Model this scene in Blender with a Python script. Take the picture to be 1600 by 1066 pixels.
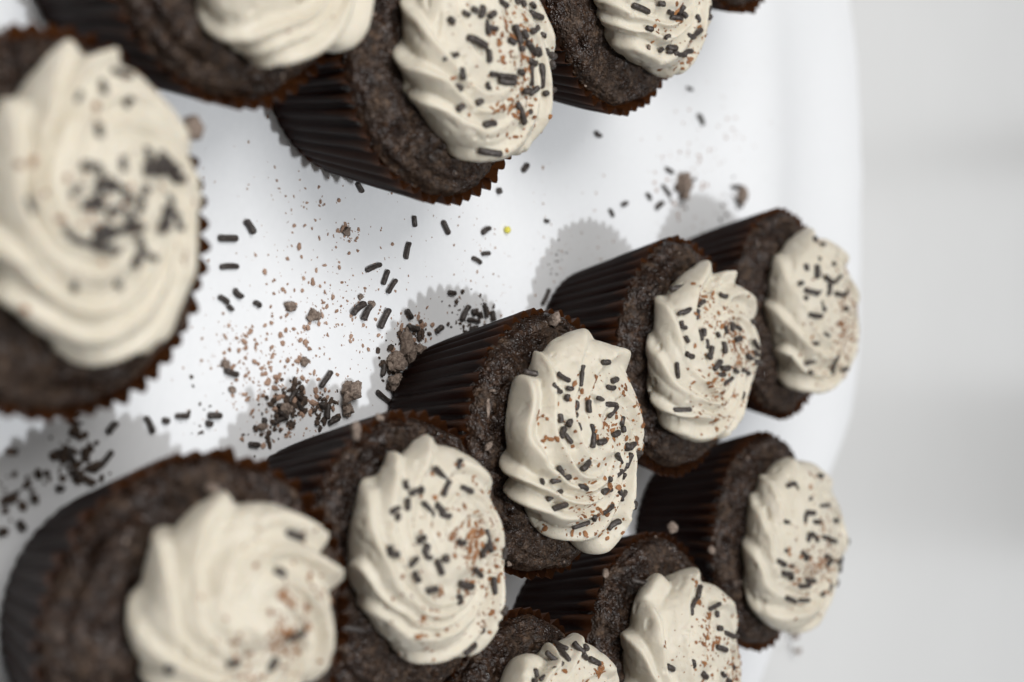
import bpy, math, random
import numpy as np
from mathutils import Vector, Matrix
from mathutils.bvhtree import BVHTree

for o in list(bpy.data.objects):
    bpy.data.objects.remove(o)
scene = bpy.context.scene
COL = scene.collection

# ------------------------------------------------------------------ camera
# The photograph was taken with the camera turned a quarter turn: world "up" is image right.
TILT = math.radians(36.0)
CAM_H = 0.253
fw = Vector((0, math.cos(TILT), -math.sin(TILT)))
rt = Vector((0, math.sin(TILT), math.cos(TILT)))
up = Vector((-1, 0, 0))
cam_data = bpy.data.cameras.new('camera')
cam = bpy.data.objects.new('camera', cam_data)
COL.objects.link(cam)
M = Matrix((rt, up, -fw)).transposed().to_4x4()
M.translation = (0, 0, CAM_H)
cam.matrix_world = M
cam_data.sensor_width = 36
cam_data.lens = 54.0
cam_data.clip_start = 0.01
cam_data.clip_end = 50
cam_data.dof.use_dof = True
cam_data.dof.focus_distance = 0.384
cam_data.dof.aperture_fstop = 8.0
scene.camera = cam

# ------------------------------------------------------------------ light
world = bpy.data.worlds.new('World')
scene.world = world
world.use_nodes = True
bg = world.node_tree.nodes['Background']
bg.inputs['Color'].default_value = (1.0, 0.985, 0.965, 1)
bg.inputs['Strength'].default_value = 0.12

def area_lamp(name, loc, target, size, power, color, shape='DISK', size_y=None):
    d = bpy.data.lights.new(name, 'AREA')
    d.shape = shape
    d.size = size
    if size_y:
        d.size_y = size_y
    d.energy = power
    d.color = color
    o = bpy.data.objects.new(name, d)
    COL.objects.link(o)
    o.location = loc
    o.rotation_euler = (Vector(target) - Vector(loc)).to_track_quat('-Z', 'Y').to_euler()
    return o

CT = Vector((0.0, 0.33, 0.0))
key_dir = Vector((0.20, -0.11, 1.0)).normalized()
area_lamp('key_lamp', CT + key_dir * 2.2, CT, 0.075, 21.3, (0.93, 0.965, 1.0))
area_lamp('overhead_fill_lamp', (0.0, 0.10, 1.2), (0.0, 0.15, 0.0), 1.0, 2.9, (1.0, 0.985, 0.96), 'SQUARE')  # added soft fill standing in for ambient light bounced off the ceiling
area_lamp('window_lamp', (-0.60, -0.12, 0.95), (0.0, 0.28, 0.0), 0.7, 9.0, (1.0, 0.99, 0.975), 'SQUARE')
# panes of the far window, mirrored faintly in the glossy table
for px, pz_ in ((-0.62, 0.72), (-0.62, 1.22), (-0.12, 0.72), (-0.12, 1.22), (0.62, 0.62), (0.62, 1.12)):
    area_lamp('far_window_lamp', (px, 3.0, pz_), (px * 0.3, 0.6, 0.0), 0.42, 0.5, (0.96, 0.98, 1.0), 'SQUARE')

vs = scene.view_settings
vs.view_transform = 'Standard'
vs.look = 'None'
vs.exposure = 0.0
vs.gamma = 1.0
vs.use_curve_mapping = False
scene.render.engine = 'CYCLES'

# ---- measured layout, millimetres
CUP={
'A':dict(fl=[(5.4,13.9,8)],p=(-20.3,170.0),o=(-2.5,-2.2),R=24.0,tips=[(-171,1.09),(-135,0.88),(-71,0.77),(-39,0.92),(-1,1.07),(24,1.21),(164,1.17)],sp=[[-15.0,-5.8,-13.1,-6.3],[-22.7,-3.6,-20.6,-4.0],[-20.4,-9.3,-19.1,-9.6],[-20.8,1.6,-19.7,1.0],[-2.3,-18.2,-0.2,-17.5],[-24.8,-0.4,-24.3,2.8],[-8.2,-10.5,-8.0,-7.4],[-7.5,-7.4,-5.5,-7.2],[-10.0,-2.7,-7.9,-2.5],[-9.5,3.0,-7.4,2.8],[-12.0,6.9,-9.9,6.7],[-10.5,7.9,-9.4,12.2],[-9.6,9.0,-7.7,11.2],[-8.6,4.3,-8.3,6.5],[-5.0,-8.1,-4.7,-4.5],[-1.8,-10.4,-1.5,-6.9],[-1.3,-2.6,1.1,-1.9],[2.2,-12.5,4.1,-11.3],[4.1,-11.3,5.0,-7.8],[4.5,-7.9,5.3,-3.6],[1.9,-6.8,2.3,-3.8],[1.8,-3.8,2.1,-1.2],[7.6,-0.1,4.5,1.6],[3.0,1.1,5.0,2.0],[-2.6,7.5,1.0,7.9],[-2.2,8.6,-1.3,11.1],[-0.8,11.1,0.7,12.8],[5.9,3.8,6.4,5.3],[-5.8,2.8,-4.2,2.0],[1.0,0.0,1.4,2.1],[-2.9,-8.7,-1.5,-8.1],[-8.0,9.6,-7.8,12.9],[-9.3,6.6,-8.0,8.8],[-6.1,-5.7,-4.4,-2.6],[11.0,-10.0,11.5,-9.7],[10.7,-1.7,11.0,-1.0],[2.6,-7.8,1.4,-6.0],[-9.7,7.0,-9.8,10.0],[-8.5,7.2,-8.9,10.3],[-9.6,5.3,-8.0,3.0],[3.7,-6.6,2.6,-4.6],[-11.2,7.4,-10.6,10.1],[-1.0,1.0,-3.0,2.1],[-3.3,-12.0,-4.9,-10.5],[-2.6,9.0,-4.7,8.6],[-0.1,-5.7,-1.6,-4.0],[2.4,-7.6,4.5,-7.6],[-0.2,6.9,1.9,6.1],[-3.0,-0.9,-3.3,-3.2],[-10.4,4.4,-12.3,3.4],[-1.9,-6.6,-3.6,-7.6]]),
'Z':dict(fl=[],p=(-79.9,210.5),o=(2.2,2.9),R=22,tips=[(-45,1.18),(-12,1.09),(5,1.07),(57,1.11)],sp=[]),
'B':dict(fl=[(13.7,-1.5,18),(13.6,3.6,18),(-2.2,2.4,10),(1.4,6.0,14),(4.1,7.5,12)],p=(-65.8,276.1),o=(0.2,2.0),R=25.4,tips=[(-102,0.96),(-74,1.05),(-47,0.95),(-8,0.98)],sp=[[-9.5,-2.0,-9.0,0.9],[-11.6,9.2,-10.6,9.3],[-5.7,-11.9,-5.1,-10.7],[-6.7,-9.9,-6.3,-9.2],[-7.3,-7.7,-4.9,-8.6],[-5.4,-5.7,-6.4,-4.2],[-4.5,-6.9,-1.6,-6.3],[-3.2,-5.5,-3.1,-3.6],[-0.4,-12.8,1.1,-6.7],[5.5,-18.8,3.6,-15.0],[7.0,-14.4,9.1,-13.6],[11.1,-14.3,11.0,-12.7],[1.8,-5.8,4.3,-5.3],[-4.8,3.0,-1.0,4.1],[-4.1,6.1,-2.7,7.0],[-1.1,0.0,-0.5,1.3],[0.5,2.8,0.3,3.8],[-4.5,10.1,-6.6,14.8],[-1.7,6.9,0.1,11.5],[-1.5,13.2,-0.1,14.3],[-1.9,17.3,-0.7,17.9],[2.1,8.4,2.4,11.5],[2.0,13.7,7.1,16.0],[3.3,9.0,7.1,10.9],[-1.7,22.0,-2.1,25.6],[0.8,19.9,1.1,22.0],[-9.9,13.1,-9.6,17.8],[6.8,-4.9,6.8,-3.0],[6.9,-2.2,6.8,2.3],[8.1,-1.7,8.1,2.0],[5.1,3.4,5.1,5.2],[-12.1,13.1,-11.8,14.1],[-3.5,-16.3,-2.9,-15.7],[-6.2,19.1,-5.9,20.4],[-11.3,6.2,-11.2,7.2],[15.3,-12.7,14.4,-11.7],[13.5,-7.6,12.9,-6.6],[17.8,-4.5,16.9,-1.2],[9.5,5.8,9.0,7.9],[11.5,4.8,16.5,9.1],[13.9,9.2,10.2,16.5],[7.9,18.6,6.4,22.1],[23.3,-2.7,23.8,1.8],[5.2,25.1,4.9,25.2],[9.3,-5.4,10.0,-4.9],[9.1,11.2,7.7,12.6],[24.7,-9.9,25.3,-8.4]]),
'I':dict(fl=[(10.7,1.2,18),(7.7,3.2,14),(14.9,-6.7,8),(13.9,-1.5,8)],p=(-95.7,351.1),o=(-1.9,3.7),R=23.3,tips=[(-66,1.13),(-48,1.34),(-28,1.23),(18,1.11)],sp=[[10.5,-9.7,9.6,-15.5],[8.0,-7.5,8.0,-6.2],[7.8,-14.8,7.7,-13.8],[7.2,2.4,9.5,2.1],[10.8,-1.0,10.9,2.5],[9.7,-3.1,9.9,-1.6],[8.2,11.7,9.7,12.8],[9.0,21.8,2.2,24.9],[12.5,15.9,4.2,24.5],[14.1,9.0,13.8,12.3],[5.8,23.9,6.7,23.5],[17.3,5.9,7.8,23.0],[18.2,1.2,18.1,3.9],[15.5,-10.7,15.7,-9.7],[16.8,-4.7,15.6,-1.3],[20.1,-3.3,19.2,-1.1],[19.6,1.2,19.6,1.7],[19.7,2.2,19.1,8.8],[19.7,4.1,16.6,14.8],[10.3,21.6,10.7,21.3],[9.4,3.8,10.2,4.2]]),
'J':dict(fl=[],p=(-134.6,418.8),o=(-0.7,1.7),R=25,tips=[],sp=[]),
'C':dict(fl=[(-7.6,-23.3,12),(-2.4,-21.7,8),(-12.7,9.1,14),(-10.0,-12.8,8),(-1.5,14.2,10),(11.8,0.2,9),(-16.0,-3.0,9),(-12.2,-8.7,8)],p=(25.7,318.5),o=(-0.5,-0.8),R=24.7,tips=[(-139,1.08),(-109,1.09),(-78,1.1),(-51,1.0),(19,1.23),(136,1.17),(172,1.11)],sp=[[-17.9,-22.3,-17.2,-15.5],[-17.6,-16.6,-16.2,-13.3],[-19.5,-8.5,-18.8,-8.8],[-18.3,-9.9,-15.1,-10.7],[-15.1,-19.2,-13.6,-16.3],[-14.4,-14.5,-14.0,-10.1],[-20.4,0.0,-20.4,2.5],[-12.6,-14.4,-11.6,-15.0],[-11.2,-12.0,-9.4,-12.7],[-11.1,-8.6,-8.5,-9.2],[-12.1,-7.1,-11.1,0.8],[-10.4,-2.9,-9.5,5.6],[-9.3,3.7,-7.0,0.3],[-15.6,5.1,-16.1,8.3],[-14.0,1.5,-13.7,4.1],[-8.2,-16.7,-6.5,-16.6],[-5.7,-16.1,-8.1,-12.2],[-4.7,-16.2,-2.6,-17.5],[-3.6,-15.5,-1.6,-14.3],[-5.5,-11.6,-4.6,-11.5],[-5.4,-8.7,-3.9,-7.9],[-3.4,-7.7,-0.2,-8.2],[-6.8,5.5,-5.1,4.6],[-4.4,5.8,-3.2,6.1],[-2.5,0.8,-3.1,3.5],[-0.9,-5.9,-1.3,-3.1],[-1.1,22.1,0.2,22.1],[0.3,8.4,0.8,8.8],[1.0,11.8,0.2,14.3],[4.1,-17.5,5.7,-16.1],[5.3,-11.7,3.5,-8.6],[7.5,-21.0,6.3,-13.1],[7.8,-23.6,7.1,-22.6],[11.7,-19.8,10.0,-15.1],[13.9,-19.7,13.1,-15.0],[9.1,-11.5,10.0,-8.9],[11.0,-1.5,10.6,2.4],[8.0,-0.2,8.3,1.0],[2.0,1.7,4.4,5.6],[7.5,3.2,6.2,9.4],[5.5,10.4,3.1,13.2],[3.0,17.2,3.1,21.9],[4.0,21.7,4.3,21.6],[11.7,8.2,14.2,9.4],[15.0,6.2,10.9,19.1],[16.8,1.0,15.4,5.4],[19.1,-9.2,18.1,-4.9],[17.0,-4.6,17.5,-4.1],[21.9,-6.1,20.9,7.6],[20.9,7.7,19.4,10.6],[16.1,15.1,15.9,15.3],[7.5,8.2,8.4,8.7]]),
'E':dict(fl=[(10.4,2.1,18),(11.7,-4.7,12),(15.1,-18.2,12),(17.2,-8.4,10),(17.0,-0.9,10)],p=(4.4,385.6),o=(-0.1,-2.6),R=23.6,tips=[(-173,1.05),(-128,1.08),(-92,1.21),(-58,1.15),(-37,1.05),(118,1.32),(160,1.09)],sp=[[-18.7,-20.6,-17.1,-23.2],[-17.6,-22.9,-20.3,-13.2],[-14.1,-17.2,-11.6,-23.0],[-11.6,-23.3,-12.5,-21.0],[-9.5,-22.9,-8.5,-23.0],[-8.2,-24.8,-7.8,-22.3],[-5.6,-22.0,-4.3,-21.1],[-14.2,-16.9,-15.5,-13.4],[-12.9,-17.7,-10.6,-17.5],[-17.0,-4.5,-16.4,-2.9],[-6.9,-16.7,-4.6,-17.0],[-7.7,-15.0,-5.9,-15.0],[-4.6,-12.8,-2.5,-13.4],[-2.7,-11.2,-0.6,-12.2],[-8.3,-5.1,-6.7,-4.3],[-4.0,-6.3,-1.1,-5.7],[-9.4,0.4,-7.5,-0.7],[-8.4,2.0,-7.6,4.7],[-4.6,0.0,-5.1,3.5],[-4.6,12.9,-2.0,19.3],[-9.8,12.5,-9.6,13.7],[-1.5,12.4,-0.1,19.4],[-0.1,-20.4,-0.8,-23.6],[-6.4,-8.5,-5.6,-8.1],[1.5,-25.5,5.4,-24.5],[3.3,-10.9,1.0,-8.2],[3.1,-7.4,3.1,-4.2],[7.4,-5.0,5.9,-1.0],[4.9,-8.2,5.0,-5.1],[3.5,-0.1,4.3,3.0],[3.8,6.3,4.9,10.9],[14.3,-25.8,14.7,-16.9],[10.4,7.2,12.1,7.9],[14.0,7.2,9.9,17.0],[9.3,17.2,9.5,17.1],[11.0,16.4,10.6,16.6],[18.5,9.2,16.5,11.8],[1.5,12.4,1.6,19.3],[0.0,7.7,0.9,12.4],[-0.9,-13.5,0.1,-12.6]]),
'F':dict(fl=[(3.4,1.4,24),(-21.7,-4.3,14),(4.3,13.8,8),(17.0,2.9,12)],p=(-9.1,452.6),o=(1.3,2.3),R=25,tips=[(-175,1.07),(-137,1.21),(-99,1.11),(-60,0.96),(-40,1.0)],sp=[[-14.2,-13.6,-10.4,-13.8],[-13.2,-10.9,-11.1,-9.1],[-10.6,-8.7,-9.1,-4.4],[-8.5,-6.2,-5.2,-6.8],[-9.2,-0.9,-11.8,4.6],[-6.1,-3.4,-5.2,4.9],[-5.2,4.9,-6.9,8.5],[-14.1,-16.4,-13.0,-16.5],[-6.5,-17.9,-5.6,-13.8],[-5.5,-14.7,-6.7,-11.9],[-3.8,-20.4,-3.9,-19.3],[-8.4,-19.4,-9.0,-18.3],[-2.9,-10.5,-0.2,-11.1],[-0.2,-10.6,-0.8,-8.7],[1.2,-18.0,1.1,-12.5],[7.1,-8.4,7.9,-6.7],[10.0,-13.1,10.0,-11.2],[13.9,-0.3,16.1,1.8],[16.1,-0.7,19.4,-0.6],[18.9,6.0,17.9,7.8],[15.9,-15.0,15.4,-11.5],[18.6,-13.9,19.2,-13.3],[4.4,16.4,2.7,25.5],[5.6,25.1,6.5,25.0],[5.6,25.1,6.0,25.1],[-21.2,-3.5,-21.2,-3.4],[-16.5,-11.1,-16.2,-9.9],[-1.0,3.6,-1.0,5.8],[-22.4,-8.4,-23.0,-9.4],[-15.6,1.4,-15.1,2.5]]),
'D':dict(fl=[(-8.2,4.2,22),(-8.2,-7.2,10),(3.4,-10.0,16),(-5.4,1.0,14),(3.5,-0.1,10),(9.2,-13.2,8)],p=(49.6,263.3),o=(-2.6,-2.7),R=22.9,tips=[(-146,1.11),(-116,1.12),(-80,1.04),(-59,0.91),(30,1.33),(174,1.12)],sp=[[-23.8,-0.4,-22.4,-1.9],[-22.7,-8.9,-20.1,-5.5],[-19.8,-5.6,-17.0,-6.8],[-17.9,-0.3,-16.7,2.3],[-20.0,-16.2,-18.8,-16.7],[-17.6,-16.3,-18.2,-14.8],[-18.9,-13.2,-17.8,-12.8],[-16.6,-17.1,-14.5,-17.6],[-15.2,-20.1,-14.4,-22.2],[-13.8,-21.1,-13.0,-21.5],[-15.5,-12.7,-13.0,-10.6],[-14.8,-9.0,-13.2,-7.6],[-12.7,-8.4,-11.8,-5.9],[-7.9,-16.8,-8.3,-14.4],[-6.9,-13.3,-5.0,-14.4],[-6.6,-5.0,-6.1,-2.9],[-7.9,6.8,-3.2,8.1],[-4.9,5.4,-2.9,2.8],[-7.1,-24.0,-5.6,-24.4],[-6.0,-22.3,-5.9,-21.5],[-2.5,18.6,-0.3,18.4],[-3.2,-19.4,-4.5,-17.0],[-4.7,-14.4,-4.0,-13.1],[-3.6,-11.8,-0.7,-10.2],[-4.2,-9.6,-3.1,-9.3],[-0.6,-0.4,1.9,4.6],[2.9,9.4,6.4,9.8],[2.6,-14.2,2.4,-11.9],[2.2,-4.3,3.6,0.4],[4.7,-3.8,6.4,-2.7],[11.3,13.3,10.0,14.4],[15.1,9.1,14.4,10.1],[18.2,1.7,17.0,5.4],[-1.6,-18.8,0.3,-17.6],[10.0,-25.1,11.3,-20.1]]),
'G':dict(fl=[(-8.4,1.3,26),(-11.0,10.8,9),(-6.4,8.9,9)],p=(55.0,200.3),o=(-3.6,0.1),R=20.2,tips=[(-139,1.23),(-108,1.04),(99,1.3),(137,1.22),(179,1.19)],sp=[[1.7,-19.5,2.1,-18.6],[-19.8,5.9,-18.5,9.3],[-1.0,0.0,-0.8,8.4],[2.8,-9.6,2.8,-7.1],[2.6,0.3,4.2,-1.3],[5.3,14.4,4.9,16.9],[-13.3,0.6,-12.3,2.0]]),
'H':dict(fl=[(6.5,-0.0,14),(4.3,6.9,10)],p=(63.3,439.0),o=(0.9,2.8),R=26.6,tips=[(-178,1.04),(-136,1.25),(-112,1.37),(-90,1.23),(-62,1.18)],sp=[[-19.3,-13.6,-20.0,-10.7],[-19.7,-10.6,-18.3,-9.3],[-21.2,5.2,-20.8,7.2],[-12.1,1.5,-11.9,9.6],[-14.9,-2.0,-14.6,-0.9],[-10.7,-5.5,-10.3,-1.5],[-10.2,-6.2,-8.0,-7.1],[-7.6,-2.7,-7.4,-0.3],[-2.4,-7.3,-4.4,-4.9],[-4.4,-4.3,-1.9,-2.2],[-2.6,1.7,-2.0,5.1],[-1.6,5.9,-0.4,11.7],[-9.2,-17.9,-8.7,-15.8],[-0.5,-17.7,-0.1,-16.6],[3.7,-18.2,2.1,-21.8],[0.8,-9.4,2.8,-6.2],[3.3,-7.3,3.1,-9.4],[3.3,3.0,3.8,7.5],[6.4,4.7,5.3,10.2],[5.6,13.0,8.5,23.3],[10.8,20.3,8.8,26.2],[4.4,-16.0,4.6,-13.7],[6.2,-20.1,6.9,-15.8],[6.4,-15.4,8.2,-14.3],[10.9,-10.5,11.5,-5.2],[10.2,-6.5,10.8,-1.8],[13.5,-17.3,15.2,-12.5],[15.3,-11.5,16.2,-4.5],[15.2,3.4,15.5,11.4],[14.8,11.1,13.4,13.3],[14.8,23.2,14.4,23.5],[9.5,26.0,9.1,26.1],[7.1,26.7,7.1,26.7],[1.5,27.5,1.9,27.5],[-6.7,12.5,-6.1,15.4]]),
'K':dict(fl=[(-21.7,-2.8,26),(-7.7,-3.1,24),(2.7,14.1,20),(-8.2,-21.6,10),(-12.3,-1.4,24),(-16.6,-2.1,20)],p=(87.5,370.2),o=(3.3,0.1),R=26.4,tips=[(-147,1.18),(-117,1.16),(-92,0.91),(169,1.01)],sp=[[-20.5,-0.4,-17.9,-3.3],[-17.7,-3.9,-15.9,-6.2],[-14.2,0.2,-15.0,5.9],[-12.8,5.8,-11.6,5.4],[-16.9,-9.7,-14.7,-10.8],[-8.8,3.1,-8.4,4.7],[-7.7,4.9,-4.9,12.3],[-4.8,14.2,-4.2,18.1],[-4.2,0.5,-2.5,5.4],[-2.4,-12.6,-0.6,-10.8],[-1.9,-19.4,-0.7,-16.9],[1.7,-6.2,3.2,-4.0],[3.1,12.3,4.1,12.8],[6.1,7.4,6.9,9.9],[-22.9,-20.8,-22.4,-13.7],[3.3,2.2,3.8,2.9]]),
'L':dict(fl=[(-19.5,12.2,24),(-18.3,14.5,16),(-26.6,4.5,10)],p=(100.3,305.2),o=(-3.0,4.0),R=25,tips=[(-169,0.9),(-147,1.01),(157,1.04)],sp=[[-24.6,-4.4,-23.6,-1.2],[-25.8,2.5,-23.4,2.0],[-26.2,3.8,-25.3,3.7],[-26.1,6.3,-24.5,7.4],[-25.8,8.5,-24.7,10.4],[-24.1,7.5,-22.8,8.8],[-22.1,9.8,-20.8,13.2],[-23.2,-10.6,-21.6,-10.3],[-21.1,-10.3,-22.8,-4.9],[-21.1,-12.3,-20.9,-11.8]]),
}
TABLE_SP=[[-27.2,245.8,-24.8,247.9],[-22.8,237.6,-23.0,242.5],[-16.6,238.2,-16.9,243.2],[-9.9,237.9,-8.7,240.2],[-11.2,242.2,-9.8,244.2],[-7.8,240.5,-7.1,241.5],[-8.7,249.2,-8.4,249.9],[6.7,239.5,7.7,242.8],[10.8,270.7,7.5,274.1],[16.1,217.0,19.2,218.8],[17.0,221.7,17.3,222.9],[16.2,225.3,16.3,228.4],[16.5,234.7,16.6,237.9],[18.2,234.1,18.5,235.3],[18.6,206.5,16.9,208.4],[14.1,259.7,11.4,262.2],[12.6,262.6,13.9,264.1],[14.7,263.0,16.3,264.4],[15.0,256.2,15.0,258.3],[16.5,256.9,18.1,259.0],[18.9,255.1,18.0,257.6],[17.8,252.0,19.8,252.0],[14.9,270.7,16.0,271.5],[15.5,273.0,18.6,272.6],[19.7,273.8,18.8,276.8],[-32.0,305.1,-29.6,305.5],[-31.4,317.1,-28.4,319.4],[-29.8,334.6,-31.2,337.6],[-21.3,301.6,-25.2,302.9],[-17.7,287.1,-19.3,292.0],[-14.4,293.2,-17.7,294.9],[-12.3,294.9,-15.4,297.8],[-6.9,281.5,-9.4,285.5],[-5.4,285.5,-8.6,287.9],[-3.0,291.5,-8.2,295.3],[-7.8,302.1,-5.9,303.8],[-3.7,302.5,-3.1,306.4],[-12.9,319.4,-12.7,321.8],[-22.6,330.3,-21.5,333.7],[-23.8,334.6,-24.1,337.6],[-34.7,364.7,-34.6,366.3],[5.9,293.6,8.6,293.2],[12.3,290.3,15.8,296.5],[12.5,297.4,13.7,300.8],[15.8,298.2,16.2,300.8],[-2.6,314.0,-3.8,316.2],[-5.8,324.6,-9.4,327.4],[-5.9,327.9,-5.3,332.7],[-10.1,335.1,-6.6,336.1],[-8.1,338.6,-5.7,339.1],[-3.3,328.8,-3.6,331.7],[-8.2,329.8,-7.1,330.8],[-7.7,332.7,-6.5,333.2],[-10.6,363.1,-14.8,366.3],[26.0,204.1,23.0,207.5],[21.6,196.2,24.1,197.1],[26.1,197.4,27.6,198.9],[29.2,193.9,29.5,194.8],[35.1,184.7,36.6,185.9],[23.4,247.4,23.8,250.1],[-38.7,283.3,-36.9,284.9],[-39.3,291.0,-39.0,293.5],[-42.0,341.9,-41.2,342.4],[-63.0,390.9,-62.2,393.4],[-48.2,353.8,-50.2,355.9],[-40.3,398.9,-38.4,400.7],[-42.1,405.8,-43.0,408.2],[-84.2,447.3,-83.9,450.2],[-76.1,454.6,-73.2,457.6],[-56.0,433.1,-55.0,437.3],[-47.0,420.8,-45.4,422.8],[-50.9,430.3,-47.1,435.9],[-42.9,426.2,-44.9,430.3],[-53.0,474.5,-53.7,478.5],[-49.0,476.1,-47.1,480.1]]
CHUNKS=[
(12.3, 280.5, 2.65, 3.18, 2.12, 'largest pale crumb lump on the paper, in front of the dark liner'),
(16.7, 280.1, 1.56, 1.87, 1.25, 'crumb just beside the largest pale lump, half against the liner'),
(5.2, 297.7, 2.11, 3.21, 1.68, 'pale lump in the litter heap against the middle liner'),
(10.2, 298.2, 1.95, 3.02, 1.56, 'darker lump below the pale one in the litter heap by the middle liner'),
(2.0, 302.2, 3.92, 1.84, 1.47, 'long splinter of cocoa leaning over the litter heap by the middle liner'),
(2.3, 307.1, 1.49, 2.5, 1.19, 'pale crumb between the long splinter and the middle liner'),
(-7.9, 260.1, 1.34, 1.55, 1.07, 'angular tan crumb on the open paper'),
(-6.1, 267.9, 1.22, 1.78, 0.97, 'oblong tan crumb beside the angular one on the open paper'),
(4.8, 265.0, 1.06, 1.05, 0.84, 'small square tan crumb below the oblong one on the open paper'),
(-9.1, 289.1, 0.8, 0.97, 0.64, 'small pale crumb touching two dark sprinkles on the paper'),
(-10.9, 285.0, 0.63, 0.95, 0.5, 'small pale crumb above two dark sprinkles on the paper'),
(-26.6, 279.4, 1.09, 1.12, 0.87, 'reddish crumb cluster piece on the open paper near the top'),
(-51.3, 443.1, 3.8, 2.95, 2.36, 'blurred tall brown smear of crumb on the far paper'),
(-50.9, 479.9, 3.35, 1.88, 1.5, 'thin blurred brown crumb left of the far cupcake liner'),
(5.3, 239.6, 1.0, 1.1, 0.8, 'tan crumb near the front of the open paper by the large blurred cupcake'),
(11.0, 241.9, 0.72, 1.11, 0.57, 'flat tan crumb near the bottom left of the open paper'),
(15.9, 258.8, 1.19, 1.71, 0.95, 'crumb in the heap under the second slanting liner'),
(19.7, 251.1, 0.88, 1.16, 0.7, 'crumb at the front end of the heap between blurred cupcakes'),
(110.6, 527.4, 1.2, 2.01, 0.96, 'faint grey crumb on the table beyond the paper'),
(116.5, 530.1, 0.96, 2.35, 0.77, 'second faint grey crumb on the table beyond the paper')]
CAKE_CHUNKS=[
('D', -30.7, -18.1, 2.31, 1.5, 1.09, 'pale upright chunk stuck on the cake rim of the cupcake in front'),
('D', -33.1, -10.0, 0.83, 1.22, 0.67, 'small pale chunk on the liner edge above the upright one'),
('C', -31.1, -1.8, 2.24, 2.11, 1.54, 'pale crust piece on the cake of the sharply focused cupcake'),
('C', -9.9, -27.9, 2.27, 0.67, 0.48, 'thin pale sliver on the near liner edge of the focused cupcake'),
('C', -0.9, -29.2, 1.06, 1.49, 0.85, 'pale chip on the near cake edge of the focused cupcake'),
('K', -34.5, 9.4, 2.0, 1.6, 1.16, 'pale flake standing on the cake rim of the cocoa streaked cupcake'),
('K', -25.8, -25.5, 1.02, 0.93, 0.68, 'small pale chip on the near cake edge of the cocoa streaked cupcake'),
('H', -1.4, -36.3, 1.32, 1.04, 0.76, 'small pale chip on the cake of the far lower right cupcake'),
('I', 19.5, -7.9, 0.68, 0.93, 0.54, 'pale chip on the cake of the top right cupcake'),
('G', -27.5, -2.1, 0.96, 1.59, 0.77, 'pale blurred crumb on the cake of the big bottom left cupcake'),
('A', -19.7, 29.3, 2.3, 2.26, 1.65, 'blurred pinkish crumb clinging to the liner rim of the large left cupcake'),
('C', 28.4, -16.8, 0.93, 0.85, 0.62, 'pale chip below the frosting of the focused cupcake')]
BEAD=(-31.0,345.9)
SPECK_CLUSTERS=[(-5.0,265.7,9.1,110,0.15,0.90),(-8.4,283.9,7.1,60,0.15,0.80),(9.9,255.1,7.4,90,0.15,0.90),(-2.1,303.5,4.9,50,0.15,0.90),(-26.3,280.3,2.8,25,0.20,0.90),(17.6,263.6,5.3,70,0.20,1.00),(3.9,244.9,5.1,60,0.15,0.80),(-23.1,330.5,12.1,40,0.12,0.50),(-21.5,380.6,7.6,40,0.12,0.50),(-54.1,450.0,10.7,60,0.20,0.80),(-47.9,270.1,7.7,14,0.20,0.60),(-9.3,336.3,7.0,30,0.12,0.50),(-30.6,263.6,6.0,30,0.15,0.60),(-73.7,472.4,11.1,20,0.20,0.70),(112.0,527.8,4.8,4,0.30,0.90),]
DARK_CLUSTERS=[(14.5,260.3,2.7,60,0.30,1.20),(16.5,272.4,2.2,35,0.30,1.10),(7.7,299.7,3.6,70,0.30,1.30),(2.0,308.7,2.7,35,0.30,1.10),(-4.8,324.9,4.3,40,0.20,0.80),(-7.5,336.3,2.5,20,0.20,0.80),(24.1,199.0,3.9,40,0.40,1.50),(33.5,188.2,5.0,50,0.40,1.60),(20.2,253.0,2.9,25,0.30,1.00),(-22.0,370.5,4.7,18,0.15,0.50),(16.3,229.7,4.2,10,0.20,0.70),(-47.1,472.4,4.4,14,0.30,0.90),(-49.1,441.5,3.0,20,0.30,1.00),]

MM = 0.001
RIM_H = 32.0      # liner height, mm
rng = np.random.default_rng(7)
random.seed(7)

# ------------------------------------------------------------------ helpers
def hash3(ix, iy, iz, seed):
    h = (ix.astype(np.int64) * 374761393 + iy.astype(np.int64) * 668265263 + iz.astype(np.int64) * 2147483647 + seed * 1274126177) & 0xFFFFFFFF
    h = ((h ^ (h >> 13)) * 1274126177) & 0xFFFFFFFF
    h = ((h ^ (h >> 16)) * 2246822519) & 0xFFFFFFFF
    return ((h ^ (h >> 15)) & 0xFFFFFF) / float(0xFFFFFF) * 2 - 1

def vnoise(x, y, z, seed=0):
    x, y, z = np.broadcast_arrays(np.asarray(x, float), np.asarray(y, float), np.asarray(z, float))
    x0, y0, z0 = np.floor(x), np.floor(y), np.floor(z)
    fx, fy, fz = x - x0, y - y0, z - z0
    ux, uy, uz = [f * f * f * (f * (f * 6 - 15) + 10) for f in (fx, fy, fz)]
    r = 0
    for dx in (0, 1):
        wx = ux if dx else 1 - ux
        for dy in (0, 1):
            wy = uy if dy else 1 - uy
            for dz in (0, 1):
                wz = uz if dz else 1 - uz
                r = r + wx * wy * wz * hash3(x0 + dx, y0 + dy, z0 + dz, seed)
    return r

def sstep(a, b, x):
    t = np.clip((x - a) / (b - a), 0, 1)
    return t * t * (3 - 2 * t)

def grid_faces(nr, nc, wrap=True):
    i = np.arange(nr - 1)[:, None]
    j = np.arange(nc if wrap else nc - 1)[None, :]
    j2 = (j + 1) % nc
    q = np.stack(np.broadcast_arrays(i * nc + j, (i + 1) * nc + j, (i + 1) * nc + j2, i * nc + j2), -1)
    return q.reshape(-1, 4)

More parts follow.
